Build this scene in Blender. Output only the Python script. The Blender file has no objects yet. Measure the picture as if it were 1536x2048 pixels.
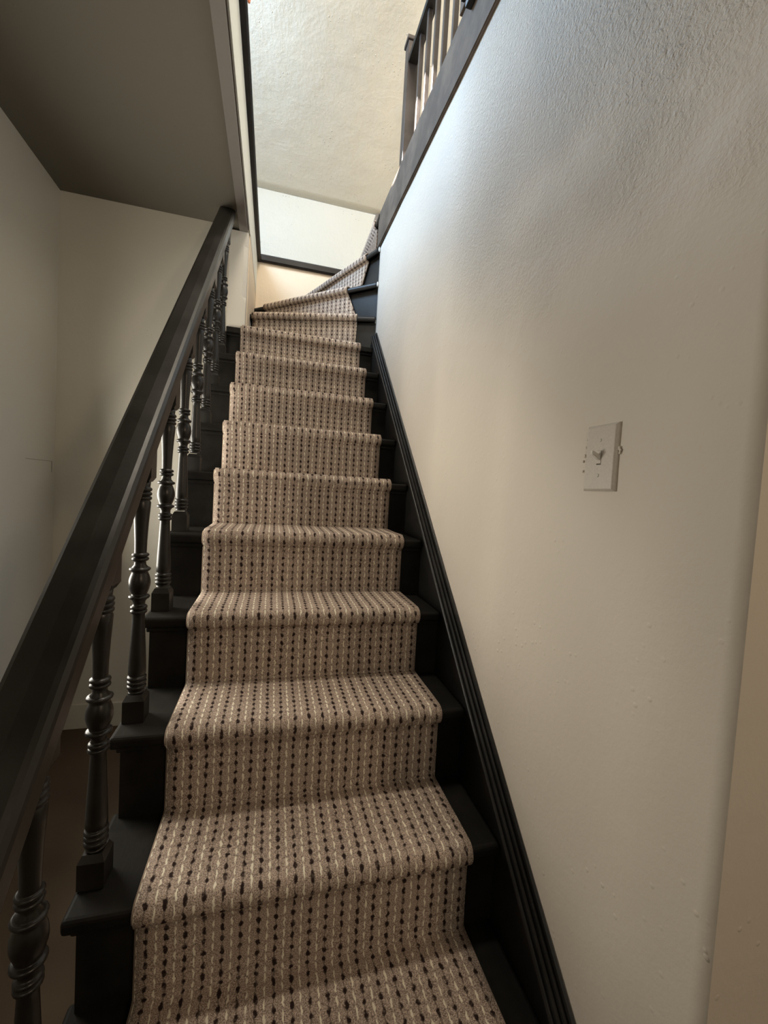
import bpy, bmesh, math, random
from mathutils import Vector, Matrix, noise
random.seed(7)
SC = bpy.context.scene
COL = SC.collection
R = math.radians

# ------------------------------------------------------------------ camera
cd = bpy.data.cameras.new('camera'); cam = bpy.data.objects.new('camera', cd); COL.objects.link(cam)
cd.sensor_fit = 'HORIZONTAL'; cd.sensor_width = 36.0; cd.lens = 833.337 / 1536 * 36.0
cd.clip_start = 0.02
yaw, pit, rol = 0.26246, -0.04725, 0.05829
_f = Vector((math.sin(yaw)*math.cos(pit), math.cos(yaw)*math.cos(pit), math.sin(pit)))
_r = Vector((math.cos(yaw), -math.sin(yaw), 0)); _u = _r.cross(_f)
r2 = math.cos(rol)*_r + math.sin(rol)*_u; u2 = -math.sin(rol)*_r + math.cos(rol)*_u
cam.matrix_world = Matrix(((r2.x, u2.x, -_f.x, 0.4052), (r2.y, u2.y, -_f.y, -0.7721), (r2.z, u2.z, -_f.z, 0.7665), (0, 0, 0, 1)))
SC.camera = cam

# ------------------------------------------------------------------ world, lights, exposure
w = bpy.data.worlds.new('world'); SC.world = w; w.use_nodes = True
w.node_tree.nodes['Background'].inputs[0].default_value = (0.65, 0.78, 1.0, 1)
w.node_tree.nodes['Background'].inputs[1].default_value = 1.0
SC.view_settings.view_transform = 'Standard'; SC.view_settings.look = 'None'
SC.view_settings.exposure = 0.0; SC.view_settings.gamma = 1.0; SC.view_settings.use_curve_mapping = False

def area(name, loc, target, sx, sy, power, col, spread=0):
    l = bpy.data.lights.new(name, 'AREA'); l.shape = 'RECTANGLE'; l.size = sx; l.size_y = sy
    l.energy = power; l.color = col
    o = bpy.data.objects.new(name, l); COL.objects.link(o); o.location = loc
    o.rotation_euler = (Vector(target) - Vector(loc)).to_track_quat('-Z', 'Y').to_euler()
    if spread: l.spread = R(spread)
    return o
# daylight of the roof window above the landing, left of the stairwell
area('roof_window_light', (-.45, 1.45, 3.36), (.70, .85, 2.1), .7, .7, 72, (0.46, 0.70, 1.0), 165)
# warm lamp over the landing
area('landing_lamp_light', (.75, .55, 4.1), (.6, .9, 1.0), .45, .45, 56, (1.0, 0.89, 0.74))
# daylight of the gable window on the landing's right
area('landing_window_light', (2.9, 0.4, 3.5), (0.4, 2.5, 2.7), 1.0, 1.1, 36, (1.0, 0.95, 0.84))
# added fill by the hall's left wall, pools light on the right wall
area('hall_side_fill_light', (-.62, .78, .80), (.95, .66, .98), 0.7, 0.85, 21.5, (1.0, 0.94, 0.82), 160)
# added fill at the landing's front, brightens the far wall and slope
area('landing_front_light', (.2, -1.85, 3.7), (.4, 2.5, 3.3), 1.4, 0.9, 37, (1.0, 0.93, 0.78))
# sun patch through the roof window on the landing rail
sl_ = bpy.data.lights.new('sun_patch_light', 'SPOT'); sl_.energy = 5000; sl_.color = (1.0, .95, .88); sl_.spot_size = R(13); sl_.spot_blend = .05; sl_.shadow_soft_size = .01
so = bpy.data.objects.new('sun_patch_light', sl_); COL.objects.link(so); so.location = (-.55, .9, 3.7)
so.rotation_euler = (Vector((1.05, 1.36, 2.58)) - so.location).to_track_quat('-Z', 'Y').to_euler()
# ceiling lamp of the lower hall, behind and right of the photographer
area('hall_lamp_light', (1.60, -2.1, 1.6), (0.5, 0.8, 0.5), 0.16, 0.16, 9, (1.0, 0.77, 0.55))
# added fill in the lower hall, behind and left of the camera
area('hall_back_fill_light', (-0.1, -2.7, 1.5), (0.6, 1.0, 1.0), 0.7, 1.1, 7.5, (1.0, 0.92, 0.77))

# ------------------------------------------------------------------ helpers
def link(name, me, mat=None, parent=None):
    o = bpy.data.objects.new(name, me); COL.objects.link(o)
    if mat:
        me.materials.clear(); me.materials.append(mat)
    if parent: o.parent = parent
    return o
def tag(o, label=None, cat=None, group=None, kind=None):
    if label: o['label'] = label
    if cat: o['category'] = cat
    if group: o['group'] = group
    if kind: o['kind'] = kind
    return o
def empty(name, loc=(0, 0, 0)):
    o = bpy.data.objects.new(name, None); COL.objects.link(o); o.location = loc; o.empty_display_size = .05
    return o
def me_of(bm, name, smooth=False):
    me = bpy.data.meshes.new(name); bmesh.ops.recalc_face_normals(bm, faces=bm.faces[:]); bm.to_mesh(me); bm.free()
    if smooth:
        for p in me.polygons: p.use_smooth = True
    return me
def bx(bm, x0, x1, y0, y1, z0, z1):
    v = [bm.verts.new((x, y, z)) for x in (x0, x1) for y in (y0, y1) for z in (z0, z1)]
    for f in ((0, 1, 3, 2), (4, 6, 7, 5), (0, 4, 5, 1), (2, 3, 7, 6), (0, 2, 6, 4), (1, 5, 7, 3)):
        bm.faces.new([v[i] for i in f])
    return v
def box(name, b, mat, parent=None, bev=0, seg=2):
    bm = bmesh.new(); bx(bm, *b)
    if bev: bmesh.ops.bevel(bm, geom=bm.edges[:], offset=bev, segments=seg, affect='EDGES', profile=.5)
    return link(name, me_of(bm, name), mat, parent)
def prism(name, poly, z0, z1, mat, parent=None, bev=0, seg=2):
    bm = bmesh.new()
    a = [bm.verts.new((x, y, z0)) for x, y in poly]; b = [bm.verts.new((x, y, z1)) for x, y in poly]
    n = len(poly); bm.faces.new(a); bm.faces.new(b)
    for i in range(n): bm.faces.new((a[i], a[(i+1) % n], b[(i+1) % n], b[i]))
    if bev: bmesh.ops.bevel(bm, geom=bm.edges[:], offset=bev, segments=seg, affect='EDGES', profile=.5)
    return link(name, me_of(bm, name), mat, parent)
def sweep(name, prof, p0, p1, xdir, ndir, mat, parent=None, cut=None, smooth=False):
    """extrude a closed profile (a along xdir, b along ndir) from p0 to p1"""
    bm = bmesh.new(); xd, nd = Vector(xdir), Vector(ndir)
    rows = []
    for P in (Vector(p0), Vector(p1)):
        rows.append([bm.verts.new(P + xd*a + nd*b) for a, b in prof])
    n = len(prof); bm.faces.new(rows[0]); bm.faces.new(rows[1])
    for i in range(n): bm.faces.new((rows[0][i], rows[0][(i+1) % n], rows[1][(i+1) % n], rows[1][i]))
    o = link(name, me_of(bm, name), mat, parent)
    if smooth:
        for p in o.data.polygons:
            if len(p.vertices) == 4: p.use_smooth = True
    return o

# ------------------------------------------------------------------ materials
def nt(name):
    m = bpy.data.materials.new(name); m.use_nodes = True
    t = m.node_tree; return m, t, t.nodes['Principled BSDF']
def N(t, typ, **k):
    n = t.nodes.new(typ)
    for a, b in k.items():
        if a.startswith('i_'):
            key = a[2:]
            n.inputs[int(key) if key.isdigit() else key.replace('_', ' ')].default_value = b
        else: setattr(n, a, b)
    return n
def M(t, op, a, b=None, c=None, clamp=False):
    n = t.nodes.new('ShaderNodeMath'); n.operation = op; n.use_clamp = clamp
    for i, v in enumerate((a, b, c)):
        if v is None: continue
        if isinstance(v, (int, float)): n.inputs[i].default_value = v
        else: t.links.new(v, n.inputs[i])
    return n.outputs[0]
def mix(t, fac, a, b):
    n = t.nodes.new('ShaderNodeMix'); n.data_type = 'RGBA'
    for i, v in ((0, fac), (6, a), (7, b)):
        if isinstance(v, (int, float)): n.inputs[i].default_value = v
        elif isinstance(v, tuple): n.inputs[i].default_value = (*v, 1)
        else: t.links.new(v, n.inputs[i])
    return n.outputs[2]
def noise_n(t, vec, scale, detail=3, rough=.55, dist=0.0):
    n = t.nodes.new('ShaderNodeTexNoise'); n.inputs['Scale'].default_value = scale
    n.inputs['Detail'].default_value = detail; n.inputs['Roughness'].default_value = rough
    n.inputs['Distortion'].default_value = dist
    if vec is not None: t.links.new(vec, n.inputs['Vector'])
    return n.outputs['Fac']
def smooth(t, v, lo, hi):
    n = t.nodes.new('ShaderNodeMapRange'); n.interpolation_type = 'SMOOTHSTEP'
    t.links.new(v, n.inputs[0]); n.inputs[1].default_value = lo; n.inputs[2].default_value = hi
    return n.outputs[0]
def bump(t, p, h, strength=.5, dist=.01):
    b = t.nodes.new('ShaderNodeBump'); b.inputs['Strength'].default_value = strength; b.inputs['Distance'].default_value = dist
    t.links.new(h, b.inputs['Height']); t.links.new(b.outputs[0], p.inputs['Normal']); return b

def plaster(name, col, rough=.6, relief=.0012, patch=None, cracks=False, spec=.35):
    m, t, p = nt(name)
    g = t.nodes.new('ShaderNodeNewGeometry').outputs['Position']
    big = noise_n(t, g, 3.0, 3)
    c2 = tuple(c*.93 for c in col)
    t.links.new(mix(t, big, col, c2), p.inputs['Base Color'])
    p.inputs['Roughness'].default_value = rough
    p.inputs['Specular IOR Level'].default_value = spec
    h = M(t, 'MULTIPLY', noise_n(t, g, 60, 4, .6), relief)
    h = M(t, 'ADD', h, M(t, 'MULTIPLY', noise_n(t, g, 9, 2), relief*2.5))
    # scattered paint blobs
    vo = N(t, 'ShaderNodeTexVoronoi'); vo.inputs['Scale'].default_value = 42; t.links.new(g, vo.inputs['Vector'])
    blob = M(t, 'MULTIPLY', M(t, 'SUBTRACT', 1, smooth(t, vo.outputs['Distance'], .06, .20)), smooth(t, noise_n(t, g, 7, 2), .5, .66))
    h = M(t, 'ADD', h, M(t, 'MULTIPLY', blob, relief*1.2))
    if patch:       # rough sand-finish area, high on the wall
        sp = t.nodes.new('ShaderNodeSeparateXYZ'); t.links.new(g, sp.inputs[0])
        rough_h = M(t, 'ADD', noise_n(t, g, 160, 4, .66), M(t, 'MULTIPLY', noise_n(t, g, 80, 3, .6, .3), .7))
        mask = smooth(t, M(t, 'ADD', sp.outputs['Z'], M(t, 'MULTIPLY', noise_n(t, g, 4.5, 3), .55)), patch[0], patch[1])
        near = M(t, 'SUBTRACT', 1, smooth(t, sp.outputs['Y'], .15, .75))
        mask = M(t, 'MULTIPLY', mask, M(t, 'ADD', .10, M(t, 'MULTIPLY', near, .90)))
        h = M(t, 'ADD', h, M(t, 'MULTIPLY', M(t, 'MULTIPLY', rough_h, mask), patch[2]))
    b = bump(t, p, h, 1.0, 1.0)
    return m
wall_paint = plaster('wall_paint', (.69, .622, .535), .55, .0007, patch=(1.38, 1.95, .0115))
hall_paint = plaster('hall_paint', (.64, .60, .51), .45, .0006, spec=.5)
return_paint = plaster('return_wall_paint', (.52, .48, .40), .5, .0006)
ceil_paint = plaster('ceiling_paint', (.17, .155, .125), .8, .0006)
cream_paint = plaster('cream_paint', (.86, .80, .67), .75, .0019)
white_paint = plaster('white_paint', (.60, .58, .51), .75, .0026)
peach_paint = plaster('peach_paint', (.80, .66, .50), .6, .0012)
post_paint = plaster('post_paint', (.70, .655, .58), .5, .0006)
strip_paint = plaster('strip_paint', (.72, .72, .66), .6, .0006)

def painted_wood(name, col, rough=.32, grain=.0004, wear=0.0, spec=.5):
    m, t, p = nt(name)
    tc = t.nodes.new('ShaderNodeTexCoord').outputs['Object']
    mp = t.nodes.new('ShaderNodeMapping'); mp.inputs['Scale'].default_value = (40, 6, 40); t.links.new(tc, mp.inputs[0])
    gr = noise_n(t, mp.outputs[0], 2.0, 5, .6, .4)
    big = noise_n(t, tc, 5, 4, .65)
    c2 = tuple(min(1, c*1.9 + .004) for c in col)
    base = mix(t, smooth(t, big, .35, .75), col, c2)
    if wear:
        wn = smooth(t, noise_n(t, tc, 46, 5, .7), .70, .78)
        base = mix(t, M(t, 'MULTIPLY', wn, wear), base, (.13, .09, .065))
    t.links.new(base, p.inputs['Base Color'])
    p.inputs['Specular IOR Level'].default_value = spec
    t.links.new(M(t, 'ADD', rough - .1, M(t, 'MULTIPLY', big, .25)), p.inputs['Roughness'])
    bump(t, p, M(t, 'ADD', M(t, 'MULTIPLY', gr, grain), M(t, 'MULTIPLY', noise_n(t, tc, 120, 3), grain*.7)), 1.0, 1.0)
    return m
black_wood = painted_wood('black_painted_wood', (.009, .0082, .0075), .42, .0003, .5, .35)
tread_wood = painted_wood('black_tread_wood', (.008, .0072, .006), .62, .0004, .6, .12)
rail_wood = painted_wood('black_handrail_wood', (.011, .010, .0085), .34, .0002, .25, .5)
baluster_wood = painted_wood('black_turned_wood', (.010, .009, .008), .33, .0001, .3)
band_wood = painted_wood('charcoal_fascia_paint', (.088, .068, .052), .7, .0003, 0, .1)
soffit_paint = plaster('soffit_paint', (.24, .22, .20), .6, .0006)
landing_wood = painted_wood('dark_landing_wood', (.030, .024, .022), .4, .0002, 0, .35)
trim_wood = painted_wood('dark_trim_wood', (.008, .006, .0055), .35, .0001, .1, .25)
skirt_wood = painted_wood('grey_skirting_paint', (.14, .12, .10), .45, .0002, 0)

# carpet: columns of dark dots between columns of cream dashes on a taupe ground (UV in metres)
def carpet_mat():
    m, t, p = nt('taupe_loop_carpet')
    uv = t.nodes.new('ShaderNodeUVMap').outputs[0]
    g = t.nodes.new('ShaderNodeNewGeometry').outputs['Position']
    s = t.nodes.new('ShaderNodeSeparateXYZ'); t.links.new(uv, s.inputs[0])
    PU, PV = .0326, .0228
    wob = M(t, 'MULTIPLY', M(t, 'SUBTRACT', noise_n(t, g, 55, 2), .5), .020)
    wob2 = M(t, 'MULTIPLY', M(t, 'SUBTRACT', noise_n(t, g, 110, 2), .5), .016)
    U = M(t, 'DIVIDE', M(t, 'ADD', s.outputs[0], M(t, 'MULTIPLY', wob2, .5)), PU)
    V = M(t, 'DIVIDE', M(t, 'ADD', s.outputs[1], wob), PV)
    def spots(du, dv, ru, rv, soft=.35):
        a = M(t, 'SUBTRACT', M(t, 'FRACT', M(t, 'ADD', U, du)), .5)
        b = M(t, 'SUBTRACT', M(t, 'FRACT', M(t, 'ADD', V, dv)), .5)
        d = M(t, 'ADD', M(t, 'POWER', M(t, 'DIVIDE', M(t, 'ABSOLUTE', a), ru), 2), M(t, 'POWER', M(t, 'DIVIDE', M(t, 'ABSOLUTE', b), rv), 2))
        return M(t, 'SUBTRACT', 1, smooth(t, d, 1-soft, 1+soft))
    fine = noise_n(t, g, 520, 3, .7)
    mid = noise_n(t, g, 26, 3, .6)
    ground = mix(t, smooth(t, fine, .34, .68), (.115, .086, .070), (.80, .655, .54))
    ground = mix(t, M(t, 'MULTIPLY', mid, .35), ground, (.36, .25, .20))
    # narrow knitted dark line joining the dots
    lane = M(t, 'ABSOLUTE', M(t, 'SUBTRACT', M(t, 'FRACT', U), .5))
    line = M(t, 'MULTIPLY', M(t, 'SUBTRACT', 1, smooth(t, lane, .015, .07)), .6)
    c = mix(t, line, ground, (.10, .07, .058))
    dk = spots(0, 0, .12, .27, .6)
    c = mix(t, M(t, 'MULTIPLY', dk, smooth(t, noise_n(t, g, 90, 2), .15, .5)), c, (.030, .018, .016))
    cr = spots(.5, .42, .06, .38, .6)
    c = mix(t, M(t, 'MULTIPLY', cr, .85), c, (1.0, .93, .76))
    t.links.new(c, p.inputs['Base Color'])
    p.inputs['Roughness'].default_value = .95; p.inputs['Specular IOR Level'].default_value = .1
    h = M(t, 'ADD', M(t, 'MULTIPLY', fine, .0016), M(t, 'MULTIPLY', cr, .0012))
    h = M(t, 'SUBTRACT', h, M(t, 'MULTIPLY', dk, .0016))
    bump(t, p, h, .9, 1.0)
    return m
carpet = carpet_mat()
def plain(name, col, rough=.6, spec=.4):
    m, t, p = nt(name)
    g = t.nodes.new('ShaderNodeNewGeometry').outputs['Position']
    n = noise_n(t, g, 220, 3)
    t.links.new(mix(t, n, tuple(c*.8 for c in col), col), p.inputs['Base Color'])
    p.inputs['Roughness'].default_value = rough; p.inputs['Specular IOR Level'].default_value = spec
    return m
binding_m = plain('taupe_binding', (.36, .27, .205), .9, .1)
plate_m = plain('switch_plastic', (.66, .60, .53), .35)
toggle_m = plain('switch_toggle_plastic', (.80, .76, .68), .3)
slot_m = plain('switch_slot_shadow', (.12, .10, .08), .6)
screw_m = plain('painted_screw', (.66, .62, .55), .35)
hall_carpet = plain('brown_hall_carpet', (.11, .078, .05), .95, .1)
thread_m = plain('brown_thread', (.10, .075, .06), .8, .1)
white_chip = plain('white_filler', (.75, .74, .72), .6)
terracotta = plain('terracotta_fringe', (.55, .20, .10), .7)

# ------------------------------------------------------------------ geometry constants
G, H = .2043, .2
XW = .953            # right wall face
XL = .222            # left face of the stairwell / winder wall
YF = 2.5             # far wall
CZ = 2.13            # hall ceiling
FZ = -.55            # hall floor
TOPZ = 2.40          # landing floor

def struct(name, b, mat, **k): return tag(box(name, b, mat, **k), kind='structure')
struct('floor', (-.8, 2.4, -3.1, 1.8, FZ-.05, FZ), hall_carpet)
struct('wall_left', (-.75, -.65, -3.1, 1.8, FZ, CZ), hall_paint)
struct('wall_back', (-.65, .126, 1.664, 1.76, FZ, CZ), hall_paint)
struct('baseboard_back', (-.65, .09, 1.650, 1.664, FZ, FZ+.13), hall_paint, bev=.003)
struct('baseboard_left', (-.65, -.636, -3.1, 1.65, FZ, FZ+.13), hall_paint, bev=.003)
# right wall: fine grid so the old plaster undulates
def right_wall():
    bm = bmesh.new(); y0, y1, z0, z1 = -.415, 1.70, FZ, 2.20
    ny, nz = 90, 90; gr = []
    for i in range(ny+1):
        row = []
        for j in range(nz+1):
            y = y0+(y1-y0)*i/ny; z = z0+(z1-z0)*j/nz
            e = min(1, min(y-y0, y1-y)/.06)
            d = .0022*noise.noise(Vector((y*2.2, z*2.2, 3)))+.0010*noise.noise(Vector((y*6, z*6, 9)))
            row.append(bm.verts.new((XW - max(0, e)*d, y, z)))
        gr.append(row)
    for i in range(ny):
        for j in range(nz): bm.faces.new((gr[i][j], gr[i][j+1], gr[i+1][j+1], gr[i+1][j]))
    # thickness
    back = {}
    def bk(v):
        if v not in back: back[v] = bm.verts.new((1.07, v.co.y, v.co.z))
        return back[v]
    border = [gr[i][0] for i in range(ny+1)] + [gr[ny][j] for j in range(1, nz+1)] + [gr[i][nz] for i in range(ny-1, -1, -1)] + [gr[0][j] for j in range(nz-1, 0, -1)]
    n = len(border)
    for i in range(n):
        a, b = border[i], border[(i+1) % n]; bm.faces.new((a, b, bk(b), bk(a)))
    bm.faces.new([bk(v) for v in border])
    me = me_of(bm, 'wall_right')
    for p in me.polygons: p.use_smooth = p.normal.x < -.9
    return tag(link('wall_right', me, wall_paint), kind='structure')
right_wall()
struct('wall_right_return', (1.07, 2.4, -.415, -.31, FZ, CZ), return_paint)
struct('wall_hall_right', (2.3, 2.4, -3.1, -.415, FZ, CZ), hall_paint)
struct('wall_front', (-.75, 2.4, -3.2, -3.1, FZ, CZ), hall_paint)
# ceilings of the hall = underside of the upper floor, with the stairwell left open
YO = .20            # near edge of the opening
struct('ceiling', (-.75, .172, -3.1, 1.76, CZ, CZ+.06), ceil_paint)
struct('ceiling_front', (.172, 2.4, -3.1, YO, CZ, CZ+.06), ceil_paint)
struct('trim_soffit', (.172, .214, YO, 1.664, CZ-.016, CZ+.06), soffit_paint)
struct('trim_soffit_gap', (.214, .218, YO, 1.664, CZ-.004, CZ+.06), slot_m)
struct('trim_well_fascia', (.204, XL, YO, YF, CZ+.008, TOPZ-.012), strip_paint)
struct('wall_well_near', (XL, XW, YO-.03, YO, CZ, TOPZ), cream_paint)
# upper floor
struct('floor_landing_left', (-2.2, .204, -2.0, YF, CZ+.1, TOPZ), skirt_wood)
struct('floor_landing_right', (1.0, 3.2, -2.0, YF, CZ+.1, TOPZ-.03), skirt_wood)
struct('floor_landing_front', (.204, 1.0, -2.0, YO-.03, CZ+.1, TOPZ-.02), skirt_wood)
# nosing trim round the well
nprof = [(-.03, 0), (.020, 0), (.026, .006), (.026, .024), (.020, .030), (.016, .032), (.012, .046), (-.03, .046)]
tag(sweep('trim_well_left', nprof, (XL, YO, TOPZ-.014), (XL, YF, TOPZ-.014), (1, 0, 0), (0, 0, 1), trim_wood), kind='structure')
fprof = [(-.0, 0), (.022, 0), (.027, .006), (.027, .040), (.018, .050), (.0, .050)]
tag(sweep('trim_well_far', fprof, (XL-.1, YF, TOPZ-.012), (XW-.05, YF, TOPZ-.012), (0, -1, 0), (0, 0, 1), trim_wood), kind='structure')
# far wall: peach below the trim, white knee wall, cream sloping ceiling
struct('wall_far_lower', (.10, 1.6, YF, YF+.1, 1.4, TOPZ), peach_paint)
struct('wall_far_upper', (-2.2, 3.2, YF, YF+.1, TOPZ, 2.905), white_paint)
struct('wall_winder_left', (.126, XL, 1.73, YF, 1.4, CZ+.02), peach_paint)
def slope():
    bm = bmesh.new()
    nx, ny = 60, 60; y0, z0, y1, z1 = YF, 2.905, -.2, 4.62; grid = []
    for i in range(nx+1):
        row = []
        for j in range(ny+1):
            f = j/ny; x = -2.2+5.4*i/nx; y = y0+(y1-y0)*f; z = z0+(z1-z0)*f
            d = .006*noise.noise(Vector((x*2.5, f*4, 1)))
            row.append(bm.verts.new((x, y-d*.5, z-d)))
        grid.append(row)
    for i in range(nx):
        for j in range(ny): bm.faces.new((grid[i][j], grid[i+1][j], grid[i+1][j+1], grid[i][j+1]))
    me = me_of(bm, 'ceiling_slope', True)
    o = tag(link('ceiling_slope', me, cream_paint), kind='structure')
    s = o.modifiers.new('s', 'SOLIDIFY'); s.thickness = .05; s.offset = 1 if me.polygons[0].normal.z > 0 else -1
    return o
slope()
struct('ceiling_ridge', (-2.2, 3.2, -2.0, -.2, 4.6, 4.7), cream_paint)
struct('wall_landing_left', (-2.3, -2.2, -2.0, YF, TOPZ, 4.7), cream_paint)
struct('wall_landing_right', (3.2, 3.3, -2.0, YF, TOPZ, 4.7), cream_paint)
struct('wall_landing_front', (-2.2, 3.2, -2.1, -2.0, TOPZ, 4.7), cream_paint)

# right-hand fascia band along the top of the wall (a touch out of level, as the old house is)
def band():
    bm = bmesh.new(); ya, yb = -.19, 1.735
    lo = lambda y: 2.128+.048*y; hi = lambda y: 2.330+.046*y
    for (xa, xb, l, h) in ((XW-.012, 1.06, lo, hi),):
        v = [bm.verts.new((x, y, f(y))) for x in (xa, xb) for y in (ya, yb) for f in (l, h)]
        for f in ((0, 1, 3, 2), (4, 6, 7, 5), (0, 4, 5, 1), (2, 3, 7, 6), (0, 2, 6, 4), (1, 5, 7, 3)): bm.faces.new([v[i] for i in f])
    bmesh.ops.bevel(bm, geom=bm.edges[:], offset=.004, segments=2, affect='EDGES')
    return tag(link('trim_fascia_right', me_of(bm, 'trim_fascia_right'), band_wood), kind='structure')
fas = band()

# post at the end of the partition, stopped chamfer on its right arris
def post():
    bm = bmesh.new(); x0, x1, y0, y1 = .124, .2175, 1.660, 1.728
    zs = [1.606, 1.735, 1.775, 2.04, 2.085, CZ-.018]; c = [0, 0, .020, .020, 0, 0]; rows = []
    for z, k in zip(zs, c):
        k = max(k, .0006)
        rows.append([bm.verts.new(q) for q in ((x0, y0, z), (x1-k, y0, z), (x1, y0+k, z), (x1, y1, z), (x0, y1, z))])
    for a, b in zip(rows, rows[1:]):
        for i in range(5): bm.faces.new((a[i], a[(i+1) % 5], b[(i+1) % 5], b[i]))
    bm.faces.new(rows[0]); bm.faces.new(rows[-1])
    return tag(link('trim_winder_post', me_of(bm, 'post'), post_paint), kind='structure')
post()

# ------------------------------------------------------------------ staircase
st = tag(empty('staircase', (.5, 0, FZ)), 'black painted wooden staircase with winder steps turning right at the top', 'staircase')
def par(o):                     # parent while keeping world placement
    o.parent = st; o.matrix_parent_inverse = Matrix.Translation(st.location).inverted(); return o
TT = .029
for k in range(-2, 9):
    z = H*k+.003; y = G*k+.009
    if k == -2: z = -.37
    yb = y+G+.048 if k < 8 else 1.93
    if k < 8:
        o = box('tread', (.086, .929, y, yb, z-TT, z), tread_wood, bev=.009, seg=3)
    else:
        o = prism('tread', [(.126, y+.001), (.929, y), (.952, 1.70), (.952, 1.74), (XL+.001, 2.03), (XL+.001, 1.73), (.126, 1.73)], z-TT, z, tread_wood, bev=.004)
    par(o)
    zb = (H*(k-1)+.003 if k > -1 else (-.37 if k == -1 else FZ))
    o = box('riser', (.103, .929, y+.026, y+.036, zb-.003, z-TT+.003), tread_wood); par(o)
    o = box('cove_moulding', (.097, .929, y+.014, y+.028, z-TT-.014, z-TT), tread_wood, bev=.004); par(o)
# winders
P = Vector((.950, 1.705))
def wdir(a): return Vector((-math.cos(R(a)), math.sin(R(a))))
def hit(a, inset=0):            # plan point where the nosing line meets left or far wall
    d = wdir(a); t1 = (P.x-XL)/max(1e-6, -d.x); t2 = (YF-P.y)/max(1e-6, d.y)
    return P + d*min(t1, t2)
ANG = {9: 20.0, 10: 43.0, 11: 66.0, 12: 90.0}
OFF = {9: .0, 10: .0, 11: .0, 12: 0}
for k in (9, 10, 11, 12):
    a = ANG[k]; d = wdir(a); nrm = Vector((-d.y, d.x))     # points away from the stair's climb
    if nrm.dot(Vector((-.3, -1)) if k < 12 else Vector((-1, 0))) < 0: nrm = -nrm
    A = hit(a); z = H*k+.003
    t1 = min(.022, .022)
    a2 = min(a+26, 97); B2 = hit(min(a2, 90))
    corner = Vector((XL, YF))
    poly = [P + nrm*.012 + d*.0, A + nrm*.012]
    poly[1] = Vector((max(poly[1].x, XL), min(poly[1].y, YF)))
    if a < 47 and a2 > 47.3: poly.append(corner)
    elif a < 47.3 and k == 10: poly.append(corner)
    poly += [Vector((max(B2.x, XL), min(B2.y, YF))), P]
    if k < 12:
        o = prism('tread', [tuple(q) for q in poly], z-TT, z, tread_wood, bev=.003); par(o)
    # nosing roll: visible bull-nosed front edge
    seg = 10; bm = bmesh.new(); pr = [(.012*math.cos(R(x)), .0145*math.sin(R(x))) for x in range(-90, 91, 15)] + [(-.02, .0145), (-.02, -.0145)]
    rows = []
    for q in (P - nrm*.0 + d*.004, A - d*.004):
        rows.append([bm.verts.new((q.x+nrm.x*(.004+u), q.y+nrm.y*(.004+u), z-.0145+v)) for u, v in pr])
    n = len(pr)
    for i in range(n): bm.faces.new((rows[0][i], rows[0][(i+1) % n], rows[1][(i+1) % n], rows[1][i]))
    bm.faces.new(rows[0]); bm.faces.new(rows[1])
    o = link('nosing', me_of(bm, 'nosing'), black_wood); par(o)
    # riser
    q0, q1 = P - nrm*.018 + d*.0, A - nrm*.018
    q1 = Vector((max(q1.x, XL), min(q1.y, YF)))
    e = nrm*.012
    o = prism('riser', [tuple(q0), tuple(q1), tuple(q1-e), tuple(q0-e)], z-H, z-TT+.001, black_wood); par(o)
# white filler daubs where two nosings meet the plaster
for k in (10, 11):
    d = wdir(ANG[k]); q = P - d*.002 + Vector((-.004, -.010))
    bm = bmesh.new(); bmesh.ops.create_icosphere(bm, subdivisions=2, radius=.010)
    for v in bm.verts: v.co = Vector((v.co.x*.6, v.co.y*.7, v.co.z*1.5))*(1+.25*noise.noise(v.co*90)) + Vector((q.x, q.y, H*k-.010))
    par(link('filler_daub', me_of(bm, 'filler', True), white_chip))['label'] = 'white filler daub'
# outer string under the open ends, and closed underside
def saw():
    bm = bmesh.new()
    low = lambda y: max(FZ, FZ + (y+.05)*1.056)
    for k in range(-2, 9):
        y0 = G*k+.037; y1 = G*(k+1)+.037 if k < 8 else 1.655
        zt = (H*k+.003 if k > -2 else -.37) - TT
        v = [bm.verts.new((x, y, z)) for x in (.106, .128) for y, z in ((y0, low(y0)), (y1, low(y1)), (y1, zt), (y0, zt))]
        for f in ((0, 1, 2, 3), (4, 7, 6, 5), (0, 4, 5, 1), (1, 5, 6, 2), (2, 6, 7, 3), (3, 7, 4, 0)): bm.faces.new([v[i] for i in f])
    return link('outer_string', me_of(bm, 'outer_string'), tread_wood)
par(saw())
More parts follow.
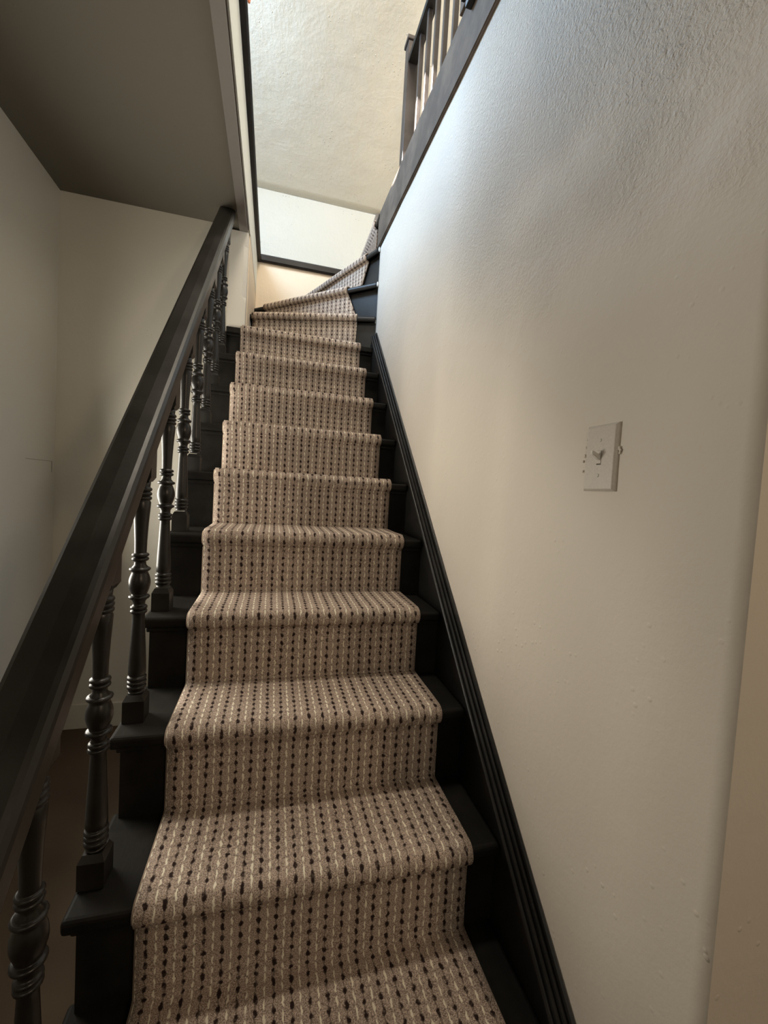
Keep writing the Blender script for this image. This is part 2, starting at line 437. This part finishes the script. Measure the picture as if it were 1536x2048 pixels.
# wall string with its moulded cap
sl = Vector((0, G, H)).normalized(); nr = Vector((0, -sl.z, sl.y))
S0 = Vector((XW, 0, .075)) ; ya, yb = -.62, 1.655
p0 = S0 + Vector((0, ya, ya*H/G)); p1 = S0 + Vector((0, yb, yb*H/G))
board = [(-.002, -.36), (-.024, -.36), (-.024, -.030), (-.002, -.030)]
def clipz(o, zmin):
    bm = bmesh.new(); bm.from_mesh(o.data)
    bmesh.ops.bisect_plane(bm, geom=bm.verts[:]+bm.edges[:]+bm.faces[:], plane_co=(0, 0, zmin), plane_no=(0, 0, -1), clear_outer=True)
    bm.to_mesh(o.data); bm.free(); return o
ws = clipz(sweep('wall_string', board, p0, p1, (1, 0, 0), nr, black_wood), FZ+.001); par(ws)
cap = [(-.002, -.040), (-.031, -.040), (-.0340, -.034), (-.0345, -.029), (-.0325, -.0255), (-.0300, -.0250), (-.0285, -.0300), (-.0262, -.0300), (-.0250, -.0190),
       (-.0225, -.0165), (-.0200, -.0165), (-.0190, -.0220), (-.0168, -.0220), (-.0155, -.0105), (-.0130, -.0080), (-.0110, -.0085), (-.0100, -.0130), (-.0085, -.0130), (-.0070, -.0010), (-.002, .001)]
cp = clipz(sweep('string_cap_moulding', cap, p0, p1, (1, 0, 0), nr, black_wood), FZ+.001)
cp.parent = ws; cp.matrix_parent_inverse = Matrix.Identity(4); 
cp.matrix_parent_inverse = Matrix.Translation(st.location).inverted() @ Matrix.Translation(st.location)

# ------------------------------------------------------------------ stair runner
rn = tag(empty('stair_runner', (.53, 0, 0)), 'taupe carpet runner with dark dots and cream dashes, fitted over the black steps', 'carpet')
def par2(o, pr=rn):
    o.parent = pr; o.matrix_parent_inverse = Matrix.Translation(rn.location).inverted(); return o
def strip(profile, nx, A, B, nrm, name, wob=.0012, slant=None, v0=0.0, u0=0.0):
    """profile: list (d, z, [slantfrac]) d = distance outward from nosing line; A,B plan points left/right"""
    bm = bmesh.new(); uvl = bm.loops.layers.uv.new('UVMap'); rows = []; vv = [v0]
    for i, q in enumerate(profile):
        if i: vv.append(vv[-1] + math.dist(profile[i-1][:2], q[:2]))
    for i, q in enumerate(profile):
        row = []
        sA, sB = (q[2], q[3]) if len(q) > 3 else (0, 0)
        a = A + (A-B).normalized()*sA; b = B + (B-A).normalized()*sB
        for j in range(nx+1):
            f = j/nx; pp = a.lerp(b, f); d = q[0]
            e = noise.noise(Vector((pp.x*9, pp.y*9, q[1]*9)))*wob
            row.append((bm.verts.new((pp.x+nrm.x*(d+e), pp.y+nrm.y*(d+e), q[1]+e*.6)), (pp-A).length*(1 if (pp-A).dot(B-A) >= 0 else -1)+u0, vv[i]))
        rows.append(row)
    for i in range(len(rows)-1):
        for j in range(nx):
            q = (rows[i][j], rows[i][j+1], rows[i+1][j+1], rows[i+1][j])
            f = bm.faces.new([x[0] for x in q])
            for l, x in zip(f.loops, q): l[uvl].uv = (x[1], x[2])
    me = bpy.data.meshes.new(name); bm.to_mesh(me); bm.free()
    for p in me.polygons: p.use_smooth = True
    o = link(name, me, carpet)
    s = o.modifiers.new('thick', 'SOLIDIFY'); s.thickness = .007; s.offset = -1
    return o, rows
XA, XB = .203, .853
Np = Vector((0, -1))
def nose(yk, zk, r=.0185):
    """outer carpet line round a nosing whose front is at yk: list of (y, z)"""
    out = []
    cy, cz = yk + r, zk + .013 - r
    for a in range(90, -81, -17): out.append((cy - r*math.cos(R(a)), cz + r*math.sin(R(a))))
    return out
prof = []
for k in range(8, -2, -1):
    y, z = G*k, H*k
    yb = y+G+.022 if k < 8 else y+.10
    prof += [(yb, z+.018), (yb-.010, z+.0142)] if k < 8 else [(yb, z+.013)]
    prof += [(y+.12, z+.013), (y+.06, z+.0135)] if k < 8 else []
    prof += nose(y, z)
    zb = z-H
    prof += [(y+.0235, z-.030), (y+.0245, z-.06), (y+.0240, z-.11)]
    if k > -1: prof += [(y+.0235, zb+.045), (y+.0225, zb+.028)]
    else: prof += [(y+.024, -.34)]
dense = []
for a, b in zip(prof, prof[1:]):
    n = max(1, int(math.dist(a, b)/.03))
    dense += [(a[0]+(b[0]-a[0])*i/n, a[1]+(b[1]-a[1])*i/n) for i in range(n)]
dense.append(prof[-1])
main_prof = [(-y, z) for y, z in dense]
o, _ = strip(main_prof, 26, Vector((XA, 0)), Vector((XB, 0)), Np, 'carpet_pile', .0014); par2(o)
o['label'] = 'patterned carpet pile on the straight flight'
def tube(path, r, name, mat, n=7):
    bm = bmesh.new(); rings = []
    for i, p in enumerate(path):
        a = path[max(0, i-1)]; b = path[min(len(path)-1, i+1)]; tn = (b-a).normalized()
        s = Vector((1, 0, 0)); s = (s - tn*s.dot(tn)).normalized(); u = tn.cross(s)
        rings.append([bm.verts.new(p + s*r*math.cos(2*math.pi*j/n) + u*r*math.sin(2*math.pi*j/n)) for j in range(n)])
    for a, b in zip(rings, rings[1:]):
        for j in range(n): bm.faces.new((a[j], a[(j+1) % n], b[(j+1) % n], b[j]))
    bm.faces.new(rings[0]); bm.faces.new(rings[-1])
    return link(name, me_of(bm, name, True), mat)
for X in (XA, XB):
    o = tube([Vector((X, y+.003, z-.002)) for y, z in dense], .0052, 'edge_binding', binding_m); par2(o)
    o['label'] = 'taupe overlocked binding'
# carpet on the winders
for k, (ri, re, lo) in {9: (.112, .118, .012), 10: (.205, .125, .10), 11: (.112, .20, .0)}.items():
    a = ANG[k]; d = wdir(a); nrm = Vector((-d.y, d.x))
    if nrm.dot(Vector((-.3, -1))) < 0: nrm = -nrm
    A = hit(a) - d*(.006 + lo); B = P + d*ri
    z = H*k; pf = [(-.10, z+.0125, 0, 0), (-.05, z+.0125, 0, 0)]
    for q in range(90, -91, -15): pf.append((.017-.0185+.0185*math.cos(R(q)), z+.012-.0165+.0165*math.sin(R(q)), 0, 0))
    ext = ri-re
    for f in (0, .15, .4, .7, 1.0): pf.append((-.009-.001*f, z-.032-(H-.022-.032+.035)*f, 0, ext*f*1.0 + .0))
    if k == 9: A = Vector((A.x, A.y))
    o, rows = strip(pf, 18, A, B, nrm, 'winder_carpet', .0012, u0=.01); par2(o)
    # left top sheet is clipped by wall: keep vertices inside the well
    for v in o.data.vertices:
        if v.co.x < XL+.008: v.co.x = XL+.008
        if v.co.y > YF-.004: v.co.y = YF-.004
# last riser: carpet up to the landing
o, _ = strip([(-.02, H*12+.012), (.012, H*12+.010), (.014, H*12-.02), (-.010, H*12-.035), (-.010, H*11+.014)], 12, Vector((.945, 2.44)), Vector((.945, 1.80)), Vector((-1, 0)), 'winder_carpet', .001); par2(o)

# ------------------------------------------------------------------ balustrade of the flight
bn = tag(empty('stair_banister', (.116, 0, 0)), 'black painted banister with wide handrail and turned balusters, left of the stairs', 'banister')
def par3(o): o.parent = bn; return o
def lathe_mesh():
    bm = bmesh.new(); n = 20
    def ringset(pr):
        rings = [[bm.verts.new((r*math.cos(2*math.pi*j/n), r*math.sin(2*math.pi*j/n), z)) for j in range(n)] for z, r in pr]
        for a, b in zip(rings, rings[1:]):
            for j in range(n):
                f = bm.faces.new((a[j], a[(j+1) % n], b[(j+1) % n], b[j])); f.smooth = True
        bm.faces.new(rings[0]); bm.faces.new(rings[-1])
    def bead(z, h, r, r0): return [(z-h/2, r0)] + [(z+h/2*math.sin(R(a)), r0+(r-r0)*math.cos(R(a))) for a in (-60, -30, 0, 30, 60)] + [(z+h/2, r0)]
    pr = [(.066, .017)]
    for z in (.078, .0885, .099): pr += bead(z, .0098, .0205, .0165)
    pr += [(.106, .0165), (.109, .0185), (.125, .0183), (.16, .0168), (.20, .0148), (.235, .0132), (.249, .0128)]
    for z in (.2555, .265): pr += bead(z, .009, .0178, .0135)
    pr += [(.272, .0125), (.279, .013), (.284, .0165)] + bead(.2895, .009, .0222, .0165) + [(.295, .0155)]
    for i in range(1, 12):
        s = math.sin(math.pi*i/12); pr.append((.296+.052*i/12, .0150+.0075*s**.8))
    pr += [(.349, .0155)] + bead(.354, .009, .0222, .0165) + [(.359, .0165), (.364, .0125), (.371, .0118)]
    for z in (.3775, .387): pr += bead(z, .009, .0178, .0125)
    pr += [(.393, .0125), (.42, .0130), (.46, .0150), (.49, .0172), (.508, .0184), (.512, .0165)]
    for z in (.518, .528, .538): pr += bead(z, .009, .0200, .016)
    pr += [(.546, .016), (.556, .017)]
    ringset(pr)
    s = .0225
    for z0, z1, c0, c1 in ((0, .060, 0, 1), (.556, .650, 1, 0)):
        rows = [(z0+(.010 if c0 else 0), s), (z1-(.010 if c1 else 0), s)]
        if c0: rows = [(z0, .0165)] + rows
        if c1: rows = rows + [(z1+.003, .0165)]
        rr = [[bm.verts.new((x*w_, y*w_, z)) for x, y in ((-1, -1), (1, -1), (1, 1), (-1, 1))] for z, w_ in rows]
        for a, b in zip(rr, rr[1:]):
            for j in range(4): bm.faces.new((a[j], a[(j+1) % 4], b[(j+1) % 4], b[j]))
        bm.faces.new(rr[0]); bm.faces.new(rr[-1])
    me = bpy.data.meshes.new('baluster'); bm.to_mesh(me); bm.free(); me.materials.append(baluster_wood); return me
bmesh_ = lathe_mesh()
for k in range(-1, 8):
    o = bpy.data.objects.new('baluster', bmesh_); COL.objects.link(o); par3(o)
    o.location = ({-1: -.008, 0: -.004, 1: .001}.get(k, .004), G*k+(.076 if k < 0 else .088), H*k+.0035); o.rotation_euler = (0, 0, R(random.uniform(-1.5, 1.5)))
# handrail: broad flat top, moulded right and left faces
hp = [(-.037, .020), (-.037, .052), (-.034, .058), (-.028, .061), (0, .0625), (.024, .061), (.0305, .058), (.0355, .0515), (.037, .045), (.0375, .022), (.035, .014), (.030, .0105),
      (.027, .004), (.022, .0), (-.022, .0), (-.027, .004), (-.030, .0105), (-.035, .014)]
hsl = Vector((0, 1, .965)).normalized(); hn = Vector((0, -hsl.z, hsl.y))
def rz(y): return .585 + .965*y
def rail():
    bm = bmesh.new(); rows = []
    for i, y in enumerate([-.62 + 2.155*j/40 for j in range(41)]):
        row = []
        for a, b in hp:
            yy = -hsl.z*b*0 ; zz = rz(y) + b/hsl.y
            row.append(bm.verts.new((a+.0085, y, zz)))
        rows.append(row)
    n = len(hp)
    for a, b in zip(rows, rows[1:]):
        for j in range(n): bm.faces.new((a[j], a[(j+1) % n], b[(j+1) % n], b[j]))
    bm.faces.new(rows[0]); bm.faces.new(rows[-1])
    bmesh.ops.bisect_plane(bm, geom=bm.verts[:]+bm.edges[:]+bm.faces[:], plane_co=(0, 0, CZ-.001), plane_no=(0, 0, 1), clear_outer=True)
    return link('handrail', me_of(bm, 'handrail'), rail_wood)
par3(rail())
# newel at the foot (just out of the picture)
def newel():
    bm = bmesh.new(); s = .042
    rows = [(FZ+.001, s*1.25), (FZ+.22, s*1.25), (FZ+.235, s), (.12, s), (.14, s*1.3), (.165, s*1.35), (.18, s*.8), (.20, s*1.1), (.215, s*.3)]
    rr = [[bm.verts.new((x*w_, -.66+y*w_, z)) for x, y in ((-1, -1), (1, -1), (1, 1), (-1, 1))] for z, w_ in rows]
    for a, b in zip(rr, rr[1:]):
        for j in range(4): bm.faces.new((a[j], a[(j+1) % 4], b[(j+1) % 4], b[j]))
    bm.faces.new(rr[0]); bm.faces.new(rr[-1])
    return link('newel_post', me_of(bm, 'newel'), black_wood)
par3(newel())

# ------------------------------------------------------------------ landing balustrade, above the right wall
LX = 1.05
lb = tag(empty('landing_banister', (LX, 0, 2.37)), 'dark landing railing with slim square balusters above the right wall', 'banister')
def par4(o): o.parent = lb; return o
def fl(y): return .003 + .046*y - .04 + .0
def sqpost(name, y, s, z0, z1, mat, cap=False):
    o = box(name, (-s, s, y-s, y+s, z0, z1), mat, bev=.002, seg=1); par4(o)
    return o
for i in range(10):
    y = 1.42 - .118*i
    sqpost('baluster', y, .011, fl(y), .78, landing_wood)
nw = sqpost('newel_post', 1.60, .030, fl(1.6), .90, landing_wood)
c_ = box('newel_cap', (-.038, .038, 1.562, 1.638, .90, .922), landing_wood, bev=.004)
c_.parent = nw
o = sweep('handrail', [(-.026, 0), (.026, 0), (.030, .012), (.026, .034), (-.026, .034), (-.030, .012)], (0, -.18, .78), (0, 1.57, .78), (1, 0, 0), (0, 0, 1), black_wood); par4(o)
# moulded apron on the near part of the fascia
def apron():
    e = tag(empty('trim_apron', (0, 0, 0)), kind='structure')
    z = lambda y: 2.330+.046*y
    b0 = box('backing_board', (XW-.020, 1.0, -.19, .60, 0, .085), band_wood, bev=.003)
    b1 = box('shadow_groove_strip', (XW-.034, XW-.020, -.19, .56, .0, .022), black_wood, bev=.003)  # black colour of both strips stands for the shadow in the grooves
    b2 = box('shadow_groove_strip', (XW-.034, XW-.012, -.19, .52, -.060, -.040), black_wood, bev=.003)
    for b in (b0, b1, b2):
        b.parent = e
        for v in b.data.vertices: v.co.z += z(v.co.y)+.001
apron()
# skirting that climbs the far wall beside the last riser
tag(sweep('baseboard_far', [(0, 0), (.014, 0), (.014, .016), (.008, .022), (.008, .030), (0, .034)], (.965, YF, 2.33), (1.12, YF, 2.93), (0, -1, 0), (-.97, 0, .25), skirt_wood), kind='structure')

# ------------------------------------------------------------------ light switch on the right wall
sw = tag(empty('light_switch', (XW-.0005, -.1675, .8475)), 'white plastic toggle light switch plate on the right wall', 'light switch')
def plate():
    bm = bmesh.new(); rows = []
    for x, hy, hz in ((0.0015, .035, .0575), (-.0025, .035, .0575), (-.0062, .0315, .054), (-.0066, .030, .0525)):
        rows.append([bm.verts.new((x, a*hy, b*hz)) for a, b in ((-1, -1), (1, -1), (1, 1), (-1, 1))])
    for a, b in zip(rows, rows[1:]):
        for j in range(4): bm.faces.new((a[j], a[(j+1) % 4], b[(j+1) % 4], b[j]))
    bm.faces.new(rows[0]); bm.faces.new(rows[-1])
    return link('wall_plate', me_of(bm, 'plate'), plate_m)
o = plate(); o.parent = sw
o = box('toggle_slot', (-.0069, -.006, -.0050, .0050, -.0122, .0122), slot_m); o.parent = sw
o = box('toggle_collar', (-.0074, -.006, -.0046, .0046, -.0100, .0118), plate_m); o.parent = sw
bm = bmesh.new(); bx(bm, -.016, 0, -.0036, .0036, -.0048, .0048)
for v in bm.verts:
    if v.co.x < -.01: v.co.z = v.co.z*.65 + .0085; v.co.y *= .85
bmesh.ops.bevel(bm, geom=bm.edges[:], offset=.001, segments=2, affect='EDGES')
o = link('toggle', me_of(bm, 'toggle'), toggle_m, sw); o.location = (-.0068, 0, 0)
for s in (-1, 1):
    bm = bmesh.new(); bmesh.ops.create_cone(bm, cap_ends=True, segments=16, radius1=.0032, radius2=.0024, depth=.0012)
    me = me_of(bm, 'screw'); o = link('screw', me, screw_m, sw); o.location = (-.0071, 0, s*.0302); o.rotation_euler = (0, -math.pi/2, 0)
# paint blobs caked round the plate's edges
def crust(pts, name):
    bm = bmesh.new()
    for (y, z, r) in pts:
        m = Matrix.Translation((-.0015, y, z)) @ Matrix.Diagonal((.5, 1, 1.2, 1))
        bmesh.ops.create_icosphere(bm, subdivisions=2, radius=r, matrix=m)
    for v in bm.verts: v.co += v.normal*.0008*noise.noise(v.co*400)
    o = link(name, me_of(bm, name, True), wall_paint, sw); o['label'] = 'dried paint crust'
random.seed(3)
crust([(.036+random.uniform(-.001, .004), z+random.uniform(-.003, .003), random.uniform(.0012, .0030)) for z in (.040, .035, .030, .026, .021, .016, .012, .008)]
      + [(.041, .006, .003), (.044, -.004, .002), (.043, -.022, .002)], 'paint_crust')
crust([(-.037, .014, .0028), (-.039, .010, .0028), (-.038, .006, .0020)], 'paint_crust')

# stitched seams along the lowest nosings
for k, sk in ((0, .010), (1, .006), (2, .003)):
    for dz in (0, .0035):
        pts = []
        for i in range(31):
            f = i/30; x = XA+.008+(XB-XA-.016)*f
            a = R(52 - 30*f*(1 if k < 2 else .4)) ; r_ = .0192; cy, cz = G*k+.0185, H*k+.013-.0185
            a += dz/r_*1.0
            pts.append(Vector((x, cy - r_*math.cos(a), cz + r_*math.sin(a))))
        bm = bmesh.new(); rr = []
        for q in pts: rr.append([bm.verts.new(q+Vector((0, .0007*math.cos(t), .0007*math.sin(t)))) for t in (0, 1.57, 3.14, 4.71)])
        for a_, b_ in zip(rr, rr[1:]):
            for j in range(4): bm.faces.new((a_[j], a_[(j+1) % 4], b_[(j+1) % 4], b_[j]))
        par2(link('seam_stitch', me_of(bm, 'seam_stitch'), thread_m))
# hairline crack in the left wall's plaster
for b in ((-.650, -.6488, 1.41, 1.635, .823, .8242), (-.650, -.6488, 1.634, 1.6355, .77, .8242)):
    o = box('plaster_crack', b, slot_m); o.parent = bpy.data.objects['wall_left']
# terracotta fringe tip hanging at the upper left of the bright wall
fr = tag(empty('hanging_tassel', (0.162, 1.600, 3.192)), 'small terracotta tassel tip hanging at the top left of the bright sloping ceiling', 'tassel')
def strand(dx, dy, r, z0, z1, name):
    bm = bmesh.new(); n = 8; rings = []
    for z, k in ((z0, .15), (z0+.006, .8), (z0+.02, 1), ((z0+z1)/2, .7), (z1, .5)):
        rings.append([bm.verts.new((dx+r*k*math.cos(2*math.pi*j/n), dy+r*k*math.sin(2*math.pi*j/n), z)) for j in range(n)])
    for a, b in zip(rings, rings[1:]):
        for j in range(n): bm.faces.new((a[j], a[(j+1) % n], b[(j+1) % n], b[j]))
    bm.faces.new(rings[0]); bm.faces.new(rings[-1])
    o = link(name, me_of(bm, name, True), terracotta, fr)
for i, (dx, dy, z0) in enumerate(((-.022, 0, .02), (-.008, .006, .006), (.004, -.004, 0), (.016, .004, .012))):
    strand(dx, dy, .008, z0, .10, 'strand')
strand(0, 0, .016, .09, .13, 'tassel_head')
strand(0, 0, .003, .125, 0.288, 'cord')
